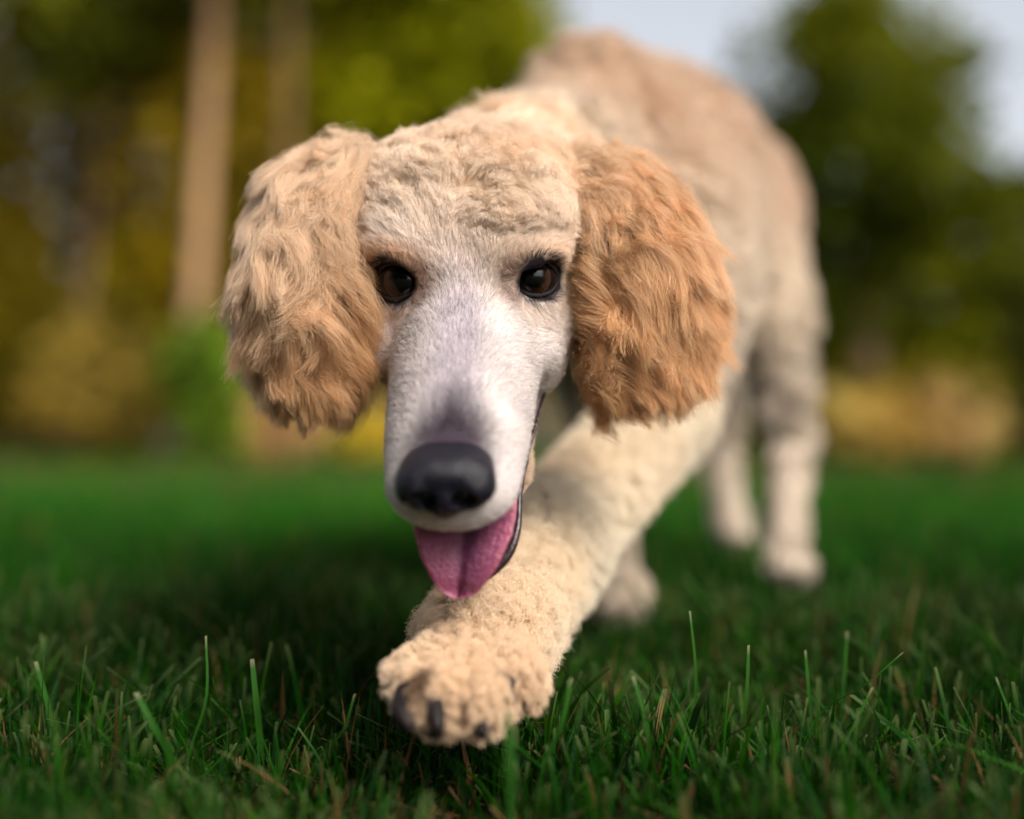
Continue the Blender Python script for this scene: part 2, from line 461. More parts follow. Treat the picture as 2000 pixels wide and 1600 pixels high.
def region_masks(P):
    L = hl(P); f, r, u = L.T
    head = is_head(P)
    jawr = head & (u < -.052) & (f > -.02)
    return L, head, jawr
def eye_dist(P):
    out = np.full(len(P), 9.0)
    for ce, ax, e1, e2, s in EYES:
        q = P - (ce + ax * .0105); x = q @ e1; y = q @ e2
        d = np.sqrt((x / 1.28) ** 2 + (y / .92) ** 2 + np.minimum(q @ ax, 0) ** 2)
        out = np.minimum(out, d)
    return out
def noise1(P, f, sd): return vnoise(P, f, sd, 1)[:, 0]
NOSE_C = (.1140, 0, -.0070)
def nose_blank(L):
    q = (L - np.array(NOSE_C)) / np.array([.020, .0195, .0165]); return (q ** 2).sum(1) < 1

rng = np.random.default_rng(11)
# --- face: short shaved fur on the muzzle and cheeks, longer wool on the skull
def w_face(P):
    L, head, jawr = region_masks(P); f = L[:, 0]
    back = sstep(.64, .60, P[:, 1])
    return head * back * np.where(f > -.015, 1.0, .8) * np.where(jawr, .6, 1)
P, T, uu, vv = sample(V, Q, w_face, 230000, rng)
n0 = unit(N_[T[:, 0]] + uu[:, None] * (N_[T[:, 1]] - N_[T[:, 0]]) + vv[:, None] * (N_[T[:, 2]] - N_[T[:, 0]]))
L, head, jawr = region_masks(P); f, r, u = L.T; ar = np.abs(r)
keep = (eye_dist(P) > .0103) & ~nose_blank(L) & ~(jawr & (n0 @ HU > .2))
P, n0, L, f, r, u, ar = P[keep], n0[keep], L[keep], f[keep], r[keep], u[keep], ar[keep]
sgn = r / np.sqrt(r * r + .012 ** 2)
wool = sstep(.012, -.024, f + .12 * np.maximum(0, .012 - ar)) * sstep(-.036, -.008, u) * sstep(.056, .040, ar + .8 * np.maximum(0, -.004 - u))
ln = .0046 + .0128 * wool * np.clip(1 + .25 * noise1(P, 130, 61), .3, 1.6) * (1 - .82 * sstep(.036, .013, eye_dist(P)))
ln = ln * (1 - .55 * sstep(.08, .11, f))
ln = ln * (1 + .5 * sstep(-.045, -.055, u) * sstep(.02, .0, f))
fl = vnoise(P, 75, 21); fl2 = vnoise(P, 230, 22)
tan_m = -HF[None] * 1.0 + HR[None] * (sgn * .55 * sstep(.003, .015, ar))[:, None] + HU[None] * (-.9 * sstep(.012, .03, ar))[:, None]
tan_w = -HF[None] * .25 + HU[None] * .25 + HR[None] * (sgn * .55)[:, None] + fl * .95 + fl2 * .15
tn = mixc(tan_m, tan_w, wool)
# away from the eyes
for ce, ax, e1, e2, s in EYES:
    q = P - (ce + ax * .011); x = q @ e1; y = q @ e2; d = np.sqrt(x * x + y * y)
    rad = (x / np.maximum(d, 1e-4))[:, None] * e1 + (y / np.maximum(d, 1e-4))[:, None] * e2
    w = sstep(.026, .011, d)
    sweep = rad * 1.3 + e1[None] * .9
    tn = mixc(unit(tn), sweep, w)
tn = unit(tn - n0 * (tn * n0).sum(1)[:, None])
lift = .22 + (.24 + .12 * noise1(P, 200, 63)) * wool
d0 = unit(tn * (1 - lift)[:, None] + n0 * lift[:, None])
colr = coat_colour(P)
colr = colr * (1 + .15 * rng.normal(size=(len(P), 1)))
dark_h = rng.random(len(P)) < sstep(-.005, .01, f) * (.05 + .16 * sstep(.024, .008, ar))
colr[dark_h] *= .45
sel = (wool > .18) & (eye_dist(P) > .023)
def fur_part(name, m, npts, cl, cla, wv, fz, r0, r1, parent):
    pts = strands(P[m], d0[m], ln[m] * rng.uniform(.7, 1.15, m.sum()), npts, -n0[m] * .12 * (1 + wool[m])[:, None] + np.array([0, 0, -.10]), rng, cl, cla, 1.0, wv, fz, .06)
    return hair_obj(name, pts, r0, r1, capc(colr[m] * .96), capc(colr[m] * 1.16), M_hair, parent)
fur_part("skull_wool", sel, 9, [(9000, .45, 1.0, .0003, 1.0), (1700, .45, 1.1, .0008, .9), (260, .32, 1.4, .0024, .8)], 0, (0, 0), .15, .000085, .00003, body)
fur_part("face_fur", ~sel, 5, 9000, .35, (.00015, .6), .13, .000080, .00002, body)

# --- near fore leg and paw: plush clipped wool
def w_leg(P):
    L, head, jawr = region_masks(P)
    hock = (P[:, 1] < .88) & (P[:, 2] < .23) & ~head & ((P[:, 0] < .11) | (P[:, 1] < .86))
    return hock * np.interp(P[:, 1], [.5, .62, .85], [1.5, 1.0, .5])
P, T, uu, vv = sample(V, Q, w_leg, 95000, rng)
n0 = unit(N_[T[:, 0]] + uu[:, None] * (N_[T[:, 1]] - N_[T[:, 0]]) + vv[:, None] * (N_[T[:, 2]] - N_[T[:, 0]]))
down = unit(J['paw'] - J['elbow'])
fl = vnoise(P, 120, 31)
tn = down[None] * .55 + np.array([0, 0, -.3]) + fl * .55
tn = unit(tn - n0 * (tn * n0).sum(1)[:, None])
toe = np.min([np.linalg.norm(P - c, axis=1) for c, _ in TOES], axis=0)
ln = np.interp(toe, [.012, .03, .06], [.0075, .0110, .0145])
d0 = unit(tn * .32 + n0 * .80)
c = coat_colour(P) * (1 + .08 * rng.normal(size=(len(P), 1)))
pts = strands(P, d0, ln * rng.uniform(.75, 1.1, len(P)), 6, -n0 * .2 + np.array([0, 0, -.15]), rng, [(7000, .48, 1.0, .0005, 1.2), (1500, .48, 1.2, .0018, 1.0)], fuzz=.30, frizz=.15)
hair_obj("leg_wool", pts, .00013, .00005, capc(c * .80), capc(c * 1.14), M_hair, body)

# --- trunk, neck and the other legs, out of focus
def w_body(P):
    L, head, jawr = region_masks(P)
    return (~head) * sstep(.60, .66, P[:, 1] + (P[:, 2] < .2) * -.2) * np.interp(P[:, 1], [.6, .9, 1.3], [3.0, 1.0, .6])
P, T, uu, vv = sample(V, Q, w_body, 85000, rng)
n0 = unit(N_[T[:, 0]] + uu[:, None] * (N_[T[:, 1]] - N_[T[:, 0]]) + vv[:, None] * (N_[T[:, 2]] - N_[T[:, 0]]))
fl = vnoise(P, 40, 41)
tn = np.array([.15, .6, -.5])[None] + fl * .6
tn = unit(tn - n0 * (tn * n0).sum(1)[:, None])
lw = sstep(.22, .12, P[:, 2])
ln = .020 * (1 - .55 * lw) * (1 + .8 * sstep(.80, .66, P[:, 1]) * (P[:, 2] > .2))
d0 = unit(tn * .55 + n0 * .6)
c = coat_colour(P) * (1 + .07 * rng.normal(size=(len(P), 1)))
pts = strands(P, d0, ln * rng.uniform(.75, 1.1, len(P)), 6, np.array([0, 0, -.2]) - n0 * .15, rng, 1600, .5, 1.0, (.0025, .8), .15, .06)
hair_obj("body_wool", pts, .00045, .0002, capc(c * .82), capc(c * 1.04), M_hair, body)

# --- ears: a leather flap under long hair that fans out from the ear's root
def ear(s, centre, rad, rootp, upper, seed, n=78000):
    rng = np.random.default_rng(seed)
    c = np.asarray(centre)
    fn = lambda X: smin(ell(X, c, rad), cap(X, rootp, c + [0, 0, rad[2] * .30], .013, .020), .02)
    fn0 = fn; fn = lambda X: smin(fn0(X), ell(X, upper, (.026, .020, .024)), .02)
    Ve, Qe = surface_nets(fn, c - np.array(rad) * 1.2 - .03, c + np.array([.045, .04, .095]), .004)
    Ne = unit(gradient(fn, Ve))
    base_c = lin((205, 160, 118))
    flap = mesh_obj("ear", Ve, Qe, M_skin, dog, col=np.tile(base_c * .55, (len(Ve), 1)))
    wt = lambda X: (1.15 - .5 * sstep(c[1], c[1] + rad[1], X[:, 1]))
    P, T, uu, vv = sample(Ve, Qe, wt, n, rng)
    n0 = unit(Ne[T[:, 0]] + uu[:, None] * (Ne[T[:, 1]] - Ne[T[:, 0]]) + vv[:, None] * (Ne[T[:, 2]] - Ne[T[:, 0]]))
    rel = P - c
    out = s * (P[:, 0] - rootp[0])                     # how far out from the head
    fan = unit(P - (rootp + np.array([-s * .012, 0, .012])))
    w_in = sstep(.045, .008, out)[:, None]
    fan = unit(fan * (1 - .75 * w_in) + np.array([0, 0, -1.0]) * .75 * w_in + np.array([s * .30, 0, -.12]))
    topz = sstep(.03, .075, rel[:, 2])[:, None]
    fan = unit(fan * (1 - .7 * topz) + np.array([s * .8, .0, .02]) * .7 * topz)
    fan = fan + vnoise(P, 60, seed + 1) * .20
    tn = unit(fan - n0 * (fan * n0).sum(1)[:, None] * .8)
    loose = rng.random(len(P)) < .07
    d0 = unit(tn * (.86 - .25 * topz) + n0 * (.42 + .22 * topz) + loose[:, None] * rng.normal(size=(len(P), 3)) * .30)
    inward = np.minimum(d0[:, 0] * s, 0); d0[:, 0] -= s * inward * .9 * (1 - topz[:, 0]); d0 = unit(d0)      # combed away from the face
    hgt = np.where(rel[:, 2] > 0, rel[:, 2] / .085, rel[:, 2] / rad[2])
    ln = .043 + .012 * rng.random(len(P)) - .024 * sstep(.1, 1, hgt) - .024 * sstep(-.25, -1.0, hgt)
    ln = ln * np.where(loose, 1.15, 1)
    nz = vnoise(P, 70, seed + 2)
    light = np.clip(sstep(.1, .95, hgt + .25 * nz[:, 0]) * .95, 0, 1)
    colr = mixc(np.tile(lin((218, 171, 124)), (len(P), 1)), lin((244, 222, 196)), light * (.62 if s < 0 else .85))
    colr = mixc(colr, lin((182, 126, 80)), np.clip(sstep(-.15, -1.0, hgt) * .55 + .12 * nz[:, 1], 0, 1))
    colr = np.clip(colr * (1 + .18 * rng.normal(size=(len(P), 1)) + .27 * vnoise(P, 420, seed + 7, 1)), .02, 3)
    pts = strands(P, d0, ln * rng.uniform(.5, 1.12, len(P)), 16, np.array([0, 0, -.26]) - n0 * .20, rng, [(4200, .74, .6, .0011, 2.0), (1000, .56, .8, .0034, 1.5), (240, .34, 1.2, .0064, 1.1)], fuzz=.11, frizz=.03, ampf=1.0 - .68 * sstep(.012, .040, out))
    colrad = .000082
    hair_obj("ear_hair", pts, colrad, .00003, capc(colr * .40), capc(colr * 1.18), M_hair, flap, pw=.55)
    return flap
ear(-1, at(634, 552, .572), (.0190, .020, .046), hw(-.062, -.047, .010), at(672, 400, .588), 101)
ear(1, at(1226, 550, .572), (.0188, .020, .046), hw(-.062, .046, .006), at(1178, 418, .590), 202)

# --- eyes, lids
m_eye, nt, b = new_mat("dog_eye")
tc = nt.nodes.new("ShaderNodeTexCoord"); sp = nt.nodes.new("ShaderNodeSeparateXYZ"); nt.links.new(tc.outputs["Object"], sp.inputs[0])
cmb = nt.nodes.new("ShaderNodeCombineXYZ"); nt.links.new(sp.outputs[0], cmb.inputs[0]); nt.links.new(sp.outputs[1], cmb.inputs[1])
ln_ = nt.nodes.new("ShaderNodeVectorMath"); ln_.operation = 'LENGTH'; nt.links.new(cmb.outputs[0], ln_.inputs[0])
mr = nt.nodes.new("ShaderNodeMapRange"); mr.inputs["From Max"].default_value = ER; nt.links.new(ln_.outputs["Value"], mr.inputs["Value"])
cr = nt.nodes.new("ShaderNodeValToRGB"); els = cr.color_ramp.elements
els[0].position = .0; els[0].color = (.001, .001, .001, 1); els[1].position = 1; els[1].color = (.02, .015, .012, 1)
for p_, c_ in ((.33, (.001, .001, .001)), (.37, (.010, .005, .003)), (.54, (.030, .013, .007)), (.60, (.040, .020, .014)), (.64, (.006, .003, .002)), (.66, (.003, .002, .002))):
    e = els.new(p_); e.color = (*c_, 1)
nt.links.new(mr.outputs[0], cr.inputs[0]); nt.links.new(cr.outputs[0], b.inputs["Base Color"])
b.inputs["Roughness"].default_value = .25; b.inputs["Coat Weight"].default_value = 1; b.inputs["Coat Roughness"].default_value = .015; b.inputs["Coat IOR"].default_value = 1.36; b.inputs["Specular IOR Level"].default_value = .1
M_lid = simple("dog_eyelid_skin", (.012, .009, .010), rough=.38, noise=(900, .4, .3))
def uv_sphere(r, bulge, nu=40, nv=56):
    th = np.linspace(0.0, math.pi, nu)[:, None]; ph = np.linspace(0, 2 * math.pi, nv, endpoint=False)[None]
    rr = r * (1 + bulge * np.exp(-(th / .55) ** 2))
    X = np.stack([rr * np.sin(th) * np.cos(ph), rr * np.sin(th) * np.sin(ph), rr * np.cos(th) + 0 * ph], -1).reshape(-1, 3)
    return X, grid_faces(nu, nv, True)
for ce, ax, e1, e2, s in EYES:
    Vs, Fs = uv_sphere(ER, .045)
    look = unit(np.array([0, 0, CAMH]) - ce + np.array([-.02 if s < 0 else .0, 0, .0]))
    look = unit(look * .7 + ax * .3)
    ob = mesh_obj("eye", Vs, Fs, m_eye, None)
    ob.matrix_world = Matrix.Translation(ce) @ Vector(look).to_track_quat('Z', 'Y').to_matrix().to_4x4()
    bpy.context.view_layer.update(); mw = ob.matrix_world.copy()
    ob.parent = dog; ob.matrix_parent_inverse = dog.matrix_world.inverted(); ob.matrix_world = mw
    # lids: a shell with an almond opening
    na, nr = 64, 12; a = np.linspace(0, 2 * math.pi, na, endpoint=False)
    ca, sa = np.cos(a), np.sin(a)
    ax_w = np.where(ca > 0, .0108, .0122); ay = np.where(sa > 0, .0082, .0074)
    inr = (np.abs(ca / ax_w) ** 1.8 + np.abs(sa / ay) ** 1.8) ** (-1 / 1.8)
    rows = []
    for k in range(nr):
        t = k / (nr - 1); rad_ = inr * (1 - .08 * (1 - t) ** 6) + t * .0022
        R_ = ER * (1.02 + .08 * math.sin(min(1, t * 2.0) * math.pi / 2) - .02 * t)
        z = np.sqrt(np.maximum(R_ ** 2 - np.minimum(rad_, R_ * .985) ** 2, 0)) - .0008 * t
        rows.append(ce + ca[:, None] * rad_[:, None] * e1 + sa[:, None] * rad_[:, None] * e2 + z[:, None] * ax)
    Vl = np.stack(rows).reshape(-1, 3); Fl = grid_faces(nr, na, True)
    mesh_obj("eyelid", Vl, Fl, M_lid, ob)
    # lashes
    rng = np.random.default_rng(5 + int(s)); n = 60
    k = rng.integers(0, na, n); upm = sa[k] > -2
    root = rows[3][k] + rng.normal(size=(n, 3)) * .0002
    dd = unit(ca[k][:, None] * e1 + sa[k][:, None] * e2 + ax * .35)
    pts = strands(root, dd, np.full(n, .0032) * rng.uniform(.5, 1.2, n), 5, np.zeros((n, 3)) + e1 * .2, rng, None, fuzz=.2)
    cc = np.tile(np.array([.03, .02, .02]), (n, 1))
    hair_obj("eyelash", pts, .00005, .00002, cc, cc, M_hair, ob)

# --- nose leather
m_nose, nt, b = new_mat("dog_nose_leather")
b.inputs["Base Color"].default_value = (.006, .0055, .011, 1); b.inputs["Roughness"].default_value = .33; b.inputs["Specular IOR Level"].default_value = .36
tc = nt.nodes.new("ShaderNodeTexCoord"); vo = nt.nodes.new("ShaderNodeTexVoronoi"); vo.inputs["Scale"].default_value = 1500
nt.links.new(tc.outputs["Object"], vo.inputs["Vector"]); bp = nt.nodes.new("ShaderNodeBump"); bp.inputs["Strength"].default_value = .9; bp.inputs["Distance"].default_value = .0003
nt.links.new(vo.outputs["Distance"], bp.inputs["Height"]); nt.links.new(bp.outputs[0], b.inputs["Normal"])
def sdf_nose(P):
    L = hl(P) - np.array(NOSE_C); ct, st = math.cos(.30), math.sin(.30)
    f = L[:, 0] * ct + L[:, 2] * st; u = -L[:, 0] * st + L[:, 2] * ct; r = L[:, 1]; ar = np.abs(r)
    L = np.stack([f, r, u], 1); aL = np.stack([f, ar, u], 1)
    w = .0188 * (1 - .42 * sstep(-.002, -.014, u) - .06 * sstep(.004, .012, u))
    v = np.stack([np.abs(f + .002) / .0140, ar / w, np.abs(u) / .0122], 1)
    d = ((v ** 2.9).sum(1) ** (1 / 2.9) - 1) * .0130
    d = smin(d, ell(aL, (.0040, .0118, -.0005), (.0092, .0070, .0080)), .004)     # wings
    d = smin(d, ell(L, (.0060, 0, -.0050), (.0085, .0050, .0075)), .004)          # septum
    nos = ell(aL, (.0125, .0082, -.0026), (.0080, .0052, .0042))
    slit = cap(aL, (.0120, .0115, -.0050), (.0070, .0180, -.0085), .0022, .0020)
    d = smax(d, -smin(nos, slit, .002), .0016)
    gr = cap(L, (.0150, 0, .0030), (.0140, 0, -.016), .0006, .0013)
    return smax(d, -gr, .0016)
Vn, Qn = surface_nets(sdf_nose, hw(*NOSE_C) - .030, hw(*NOSE_C) + .030, .0007)
mesh_obj("nose", project(sdf_nose, Vn, 1), Qn, m_nose, dog)

# --- tongue and lower lip
m_tong, nt, b = new_mat("dog_tongue")
a_ = nt.nodes.new("ShaderNodeAttribute"); a_.attribute_name = "tint"
nt.links.new(a_.outputs["Color"], b.inputs["Base Color"]); b.inputs["Roughness"].default_value = .34
b.inputs["Subsurface Weight"].default_value = .15; b.inputs["Subsurface Radius"].default_value = (.004, .0015, .001); b.inputs["Subsurface Scale"].default_value = 1
tc = nt.nodes.new("ShaderNodeTexCoord"); nz = nt.nodes.new("ShaderNodeTexNoise"); nz.inputs["Scale"].default_value = 520; nz.inputs["Detail"].default_value = 6
nt.links.new(tc.outputs["Object"], nz.inputs["Vector"]); bp = nt.nodes.new("ShaderNodeBump"); bp.inputs["Strength"].default_value = .8; bp.inputs["Distance"].default_value = .0016
nt.links.new(nz.outputs[0], bp.inputs["Height"]); nt.links.new(bp.outputs[0], b.inputs["Normal"])
# centre line given where the tongue lies: from the throat, over the jaw tip, hanging
tc_pts = [hw(.02, .0, -.060), hw(.060, .000, -.064), at(918, 965, .512), at(908, 1030, .503), at(900, 1095, .498), at(895, 1166, .500)]
nu, nv = 60, 33
Cn = spline(tc_pts, nu); sT = np.linspace(0, 1, nu)
wid = np.interp(sT, [0, .3, .5, .65, .80, .90, .96, 1.0], [.016, .019, .0212, .0208, .0162, .0112, .0078, .0010])
Tg = unit(np.gradient(Cn, axis=0)); Sd = unit(HR[None] - Tg * (Tg @ HR)[:, None]); Nn = np.cross(Sd, Tg); Nn = np.where(((Nn @ np.array([0, -1, .3])) < 0)[:, None], -Nn, Nn)
vv_ = np.linspace(-1, 1, nv)
top, bot = [], []
for i in range(nu):
    edge = np.sqrt(np.maximum(0, 1 - np.abs(vv_) ** 3.0))
    lift = .0065 * np.abs(vv_) ** 1.8 * (1 - .6 * sT[i]) - .0016 * np.exp(-(vv_ / .16) ** 2)
    asym = .004 * np.maximum(vv_, 0) ** 2 * (1 - sT[i])
    th = .0026 * min(1, (1 - sT[i]) * 9 + .08)
    p0 = Cn[i] + vv_[:, None] * wid[i] * Sd[i] + (lift + asym)[:, None] * Nn[i]
    top.append(p0 + (th * edge)[:, None] * Nn[i]); bot.append(p0 - (th * edge)[:, None] * Nn[i])
Vt = np.concatenate([np.stack(top).reshape(-1, 3), np.stack(bot).reshape(-1, 3)])
Ft = grid_faces(nu, nv); Fb = grid_faces(nu, nv)[:, ::-1] + nu * nv
vtile = np.tile(np.tile(vv_, nu), 2); stile = np.tile(np.repeat(sT, nv), 2)
ctop = lin((148, 78, 108)); cmid = lin((90, 46, 74)); cedge = lin((164, 82, 104))
wv = np.clip(np.exp(-((vtile - .18) / .42) ** 2) * (.9 - .5 * sstep(.75, 1, stile)), 0, 1)
ct = mixc(np.tile(ctop, (len(Vt), 1)), cmid, wv); ct = mixc(ct, cedge, sstep(.8, 1.0, np.abs(vtile)) * .8)
mesh_obj("tongue", Vt, np.vstack([Ft, Fb]), m_tong, dog, col=ct)
M_lip = simple("dog_lip", (.030, .014, .018), rough=.30, spec=.6, noise=(500, .5, .5))
lipR = spline([hw(-.004, .0395, -.046), at(1038, 858, .545), at(1026, 905, .537), at(1016, 955, .523), at(1010, 1025, .516), at(988, 1078, .513), at(945, 1116, .512), at(900, 1120, .512)], 60)
lipL = spline([hw(-.004, -.0395, -.046), hw(.03, -.034, -.058), hw(.06, -.028, -.066), at(830, 1030, .525), at(850, 1085, .518), at(900, 1120, .512)], 50)
sR = np.linspace(0, 1, 60)
lip = np.vstack([lipR, lipL[::-1][1:]])
add_quads_tube("lip", lip, np.interp(np.linspace(0, 1, len(lip)), [0, .15, .28, .38, .5, .6, 1], [.0006, .0009, .0014, .0028, .0032, .0030, .0014]), M_lip, dog, ns=12, flat=1.5, up=HF)

# --- claws and pads of the near paw
M_claw = simple("dog_claw", (.012, .008, .008), rough=.6, spec=.25, noise=(300, .5, .4))
M_pad = simple("dog_pad", (.012, .009, .010), rough=.6, noise=(400, .5, .8))
CL = [((800, 1352, .482), (790, 1392, .471), (806, 1424, .466), .0058), ((850, 1372, .466), (856, 1412, .459), (860, 1438, .460), .0036),
      ((940, 1396, .470), (942, 1428, .463), (940, 1434, .465), .0028), ((994, 1328, .484), (988, 1352, .477), (980, 1374, .477), .0030)]
for a, b_, c, r in CL:
    p = spline([at(*a), at(*b_), at(*c)], 14)
    add_quads_tube("claw", p, np.interp(np.linspace(0, 1, 14), [0, .5, .85, 1], [r, r * .8, r * .4, r * .12]), M_claw, dog, ns=12)
for (cx, r) in TOES:
    Vp, Fp = uv_sphere(.009, 0, 16, 20)
    mesh_obj("paw_pad", cx + (Vp * [1, 1.1, .6]) + [0, .002, -.010], Fp, M_pad, dog)

# ------------------------------------------------------------------ ground and grass
m_soil, nt, b = new_mat("lawn_soil")
tc = nt.nodes.new("ShaderNodeTexCoord"); nz = nt.nodes.new("ShaderNodeTexNoise"); nz.inputs["Scale"].default_value = 30; nz.inputs["Detail"].default_value = 8
nt.links.new(tc.outputs["Object"], nz.inputs["Vector"]); cr = nt.nodes.new("ShaderNodeValToRGB")
cr.color_ramp.elements[0].position = .35; cr.color_ramp.elements[0].color = (.010, .012, .004, 1); cr.color_ramp.elements[1].position = .7; cr.color_ramp.elements[1].color = (.018, .042, .006, 1)
nt.links.new(nz.outputs[0], cr.inputs[0]); nt.links.new(cr.outputs[0], b.inputs["Base Color"]); b.inputs["Roughness"].default_value = 1
g = 300
gv = np.array([[-g, -g, 0], [g, -g, 0], [g, g, 0], [-g, g, 0]]); tag(mesh_obj("ground", gv, [[0, 1, 2, 3]], m_soil, None, smooth=False), kind="structure")
M_grass = attr_mat("grass_blades", rough=.5, trans=.35, spec=.05)

def blades(name, XY, H, W, rng, cols, tipc, lean=.35, levels=5, label=None):
    n = len(XY); az = rng.uniform(0, 6.28, n); yaw = rng.uniform(0, 6.28, n)
    side = np.stack([np.cos(yaw), np.sin(yaw), 0 * yaw], 1)
    ld = np.stack([np.cos(az), np.sin(az), 0 * az], 1) * (np.abs(rng.normal(size=n)) * lean)[:, None]
    t = np.linspace(0, 1, levels); rows = []; cr_ = []
    cut = rng.random(n) < .40
    for i, tt in enumerate(t):
        c = np.stack([XY[:, 0], XY[:, 1], np.zeros(n)], 1) + ld * (H * (tt * .35 + tt ** 2 * .65))[:, None]
        c[:, 2] += H * (tt - .18 * tt ** 2 * np.minimum(np.linalg.norm(ld, axis=1), 1.5))
        wd = W * (1 - tt ** 2.2 * np.where(cut, .30, .97)) * (0.75 + .25 * min(1, tt * 4))
        fold = np.cross(side, [0, 0, 1.0]) * (W * .22)[:, None]
        rows += [c - side * wd[:, None] / 2, c + fold * (1 - tt), c + side * wd[:, None] / 2]
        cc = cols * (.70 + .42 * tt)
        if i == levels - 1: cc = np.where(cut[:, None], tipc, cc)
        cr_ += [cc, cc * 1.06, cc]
    if True:   # a bleached sliver just at the mown tip
        pass
    V = np.stack(rows, 1).reshape(-1, 3); C = np.stack(cr_, 1).reshape(-1, 3)
    base = (np.arange(n) * 3 * levels)[:, None, None]
    fs = []
    for i in range(levels - 1):
        a = i * 3
        fs += [[a, a + 1, a + 4, a + 3], [a + 1, a + 2, a + 5, a + 4]]
    F = (base + np.array(fs)[None]).reshape(-1, 4)
    return V, F, C
def wedge(n, y0, y1, rng, margin=.25, slope=.46):
    y = np.sqrt(rng.uniform(y0 ** 2, y1 ** 2, n)); x = rng.uniform(-1, 1, n) * (slope * y + margin)
    return np.stack([x, y], 1)
rng = np.random.default_rng(77)
def grass_cols(n, XY, rng, dry=.06):
    base = .80 * np.array([.72, 1, 1]) * np.array([[.010, .058, .002], [.020, .080, .002], [.009, .040, .003], [.026, .085, .003], [.016, .048, .010]])
    c = base[rng.integers(0, 5, n)] * rng.uniform(.45, 1.7, (n, 1))
    pn = vnoise(np.c_[XY, 0 * XY[:, 0]], 9, 66, 1)[:, 0]
    c *= (1 + .18 * pn)[:, None]
    d = rng.random(n) < dry
    c[d] = np.array([.16, .085, .035]) * rng.uniform(.5, 1.4, (d.sum(), 1))
    return c
parts = []
n = 42000; XY = wedge(n, .24, .95, rng, .10)
ok = np.ones(n, bool)
for jn in ('paw2',): ok &= np.linalg.norm(XY - J[jn][:2], axis=1) > .025
pc = at(905, 1350, .485)[:2]; ok &= ~((np.linalg.norm((XY - pc) / [.020, .020], axis=1) < 1))
XY = XY[ok]; n = len(XY)
H = rng.gamma(9, .0043, n) * (.8 + .25 * vnoise(np.c_[XY, 0 * H] if False else np.c_[XY, np.zeros(n)], 25, 8, 1)[:, 0]); H = np.clip(H, .012, .068) * np.interp(XY[:, 1], [.62, .78], [1, 1.3])
W = rng.choice([.0011, .0018, .0028, .0036], n, p=[.42, .33, .18, .07]) * rng.uniform(.8, 1.2, n)
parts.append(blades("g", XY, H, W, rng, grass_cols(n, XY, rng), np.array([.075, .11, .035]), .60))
n = 8000; XY = wedge(n, .28, .80, rng, .08)      # thatch: short brown litter low in the turf
parts.append(blades("g", XY, rng.uniform(.008, .028, n), rng.uniform(.0008, .0018, n), rng, np.array([.060, .026, .010]) * rng.uniform(.4, 1.3, (n, 1)), np.array([.2, .12, .06]), 1.6, 4))
n = 56000; XY = wedge(n, .90, 3.2, rng, .6)
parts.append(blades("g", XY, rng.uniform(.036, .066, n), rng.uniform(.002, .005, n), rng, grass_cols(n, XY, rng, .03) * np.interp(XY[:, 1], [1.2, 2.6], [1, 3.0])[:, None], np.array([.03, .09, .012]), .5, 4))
n = 90000; XY = wedge(n, 3.0, 16, rng, 1.0, .85)
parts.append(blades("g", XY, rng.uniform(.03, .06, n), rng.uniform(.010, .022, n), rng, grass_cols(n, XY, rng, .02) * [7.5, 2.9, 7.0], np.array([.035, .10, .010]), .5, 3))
# a few tall blades the mower missed (px of tip, px of foot, depth)
for (tx, ty, bx, by, d, w, bow) in ((1346, 1192, 1356, 1420, .545, .0022, 2), (1760, 1272, 1590, 1400, .535, .0030, 3), (1460, 1258, 1446, 1440, .54, .0030, 1), (1700, 1340, 1610, 1520, .52, .0032, 0),
                            (405, 1240, 372, 1480, .53, .0020, 6), (495, 1285, 512, 1450, .54, .0042, 0), (270, 1350, 340, 1480, .49, .0046, 0), (695, 1352, 610, 1500, .52, .0022, 6), (1570, 1268, 1582, 1420, .56, .0026, 0),
                            (1652, 1232, 1640, 1400, .60, .0030, 0), (1115, 1322, 1060, 1500, .485, .0030, 3), (1235, 1318, 1268, 1500, .50, .0034, 3), (992, 1382, 1000, 1600, .43, .0040, 0), (75, 1290, 110, 1480, .56, .0035, 3), (1940, 1320, 1985, 1500, .56, .0022, 3)):
    p = spline([at(bx + (bx - tx) * .3, by + 150, d), at(bx, by, d), at((tx + bx) / 2 + bow * 3, (ty + by) / 2, d - .004), at(tx, ty, d)], 14)
    t = np.linspace(0, 1, 14); sd = unit(np.array([1, .4, 0.1])); wd = .72 * w * (1 - .35 * t ** 3)
    fold = np.array([0, 1, 0]) * w * .2
    Vb = np.stack([p - sd * wd[:, None] / 2, p + fold * (1 - t[:, None]), p + sd * wd[:, None] / 2], 1).reshape(-1, 3)
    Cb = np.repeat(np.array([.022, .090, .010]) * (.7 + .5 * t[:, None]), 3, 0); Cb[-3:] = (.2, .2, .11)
    parts.append((Vb, grid_faces(14, 3), Cb))
Vs, Fs, Cs, o = [], [], [], 0
for v, f_, c in parts: Vs.append(v); Fs.append(f_ + o); Cs.append(c); o += len(v)
gr = mesh_obj("grass", np.vstack(Vs), np.vstack(Fs), M_grass, None, smooth=True, col=np.vstack(Cs))
tag(gr, "short dense green lawn grass with brown thatch between the blades", "grass", kind="stuff")

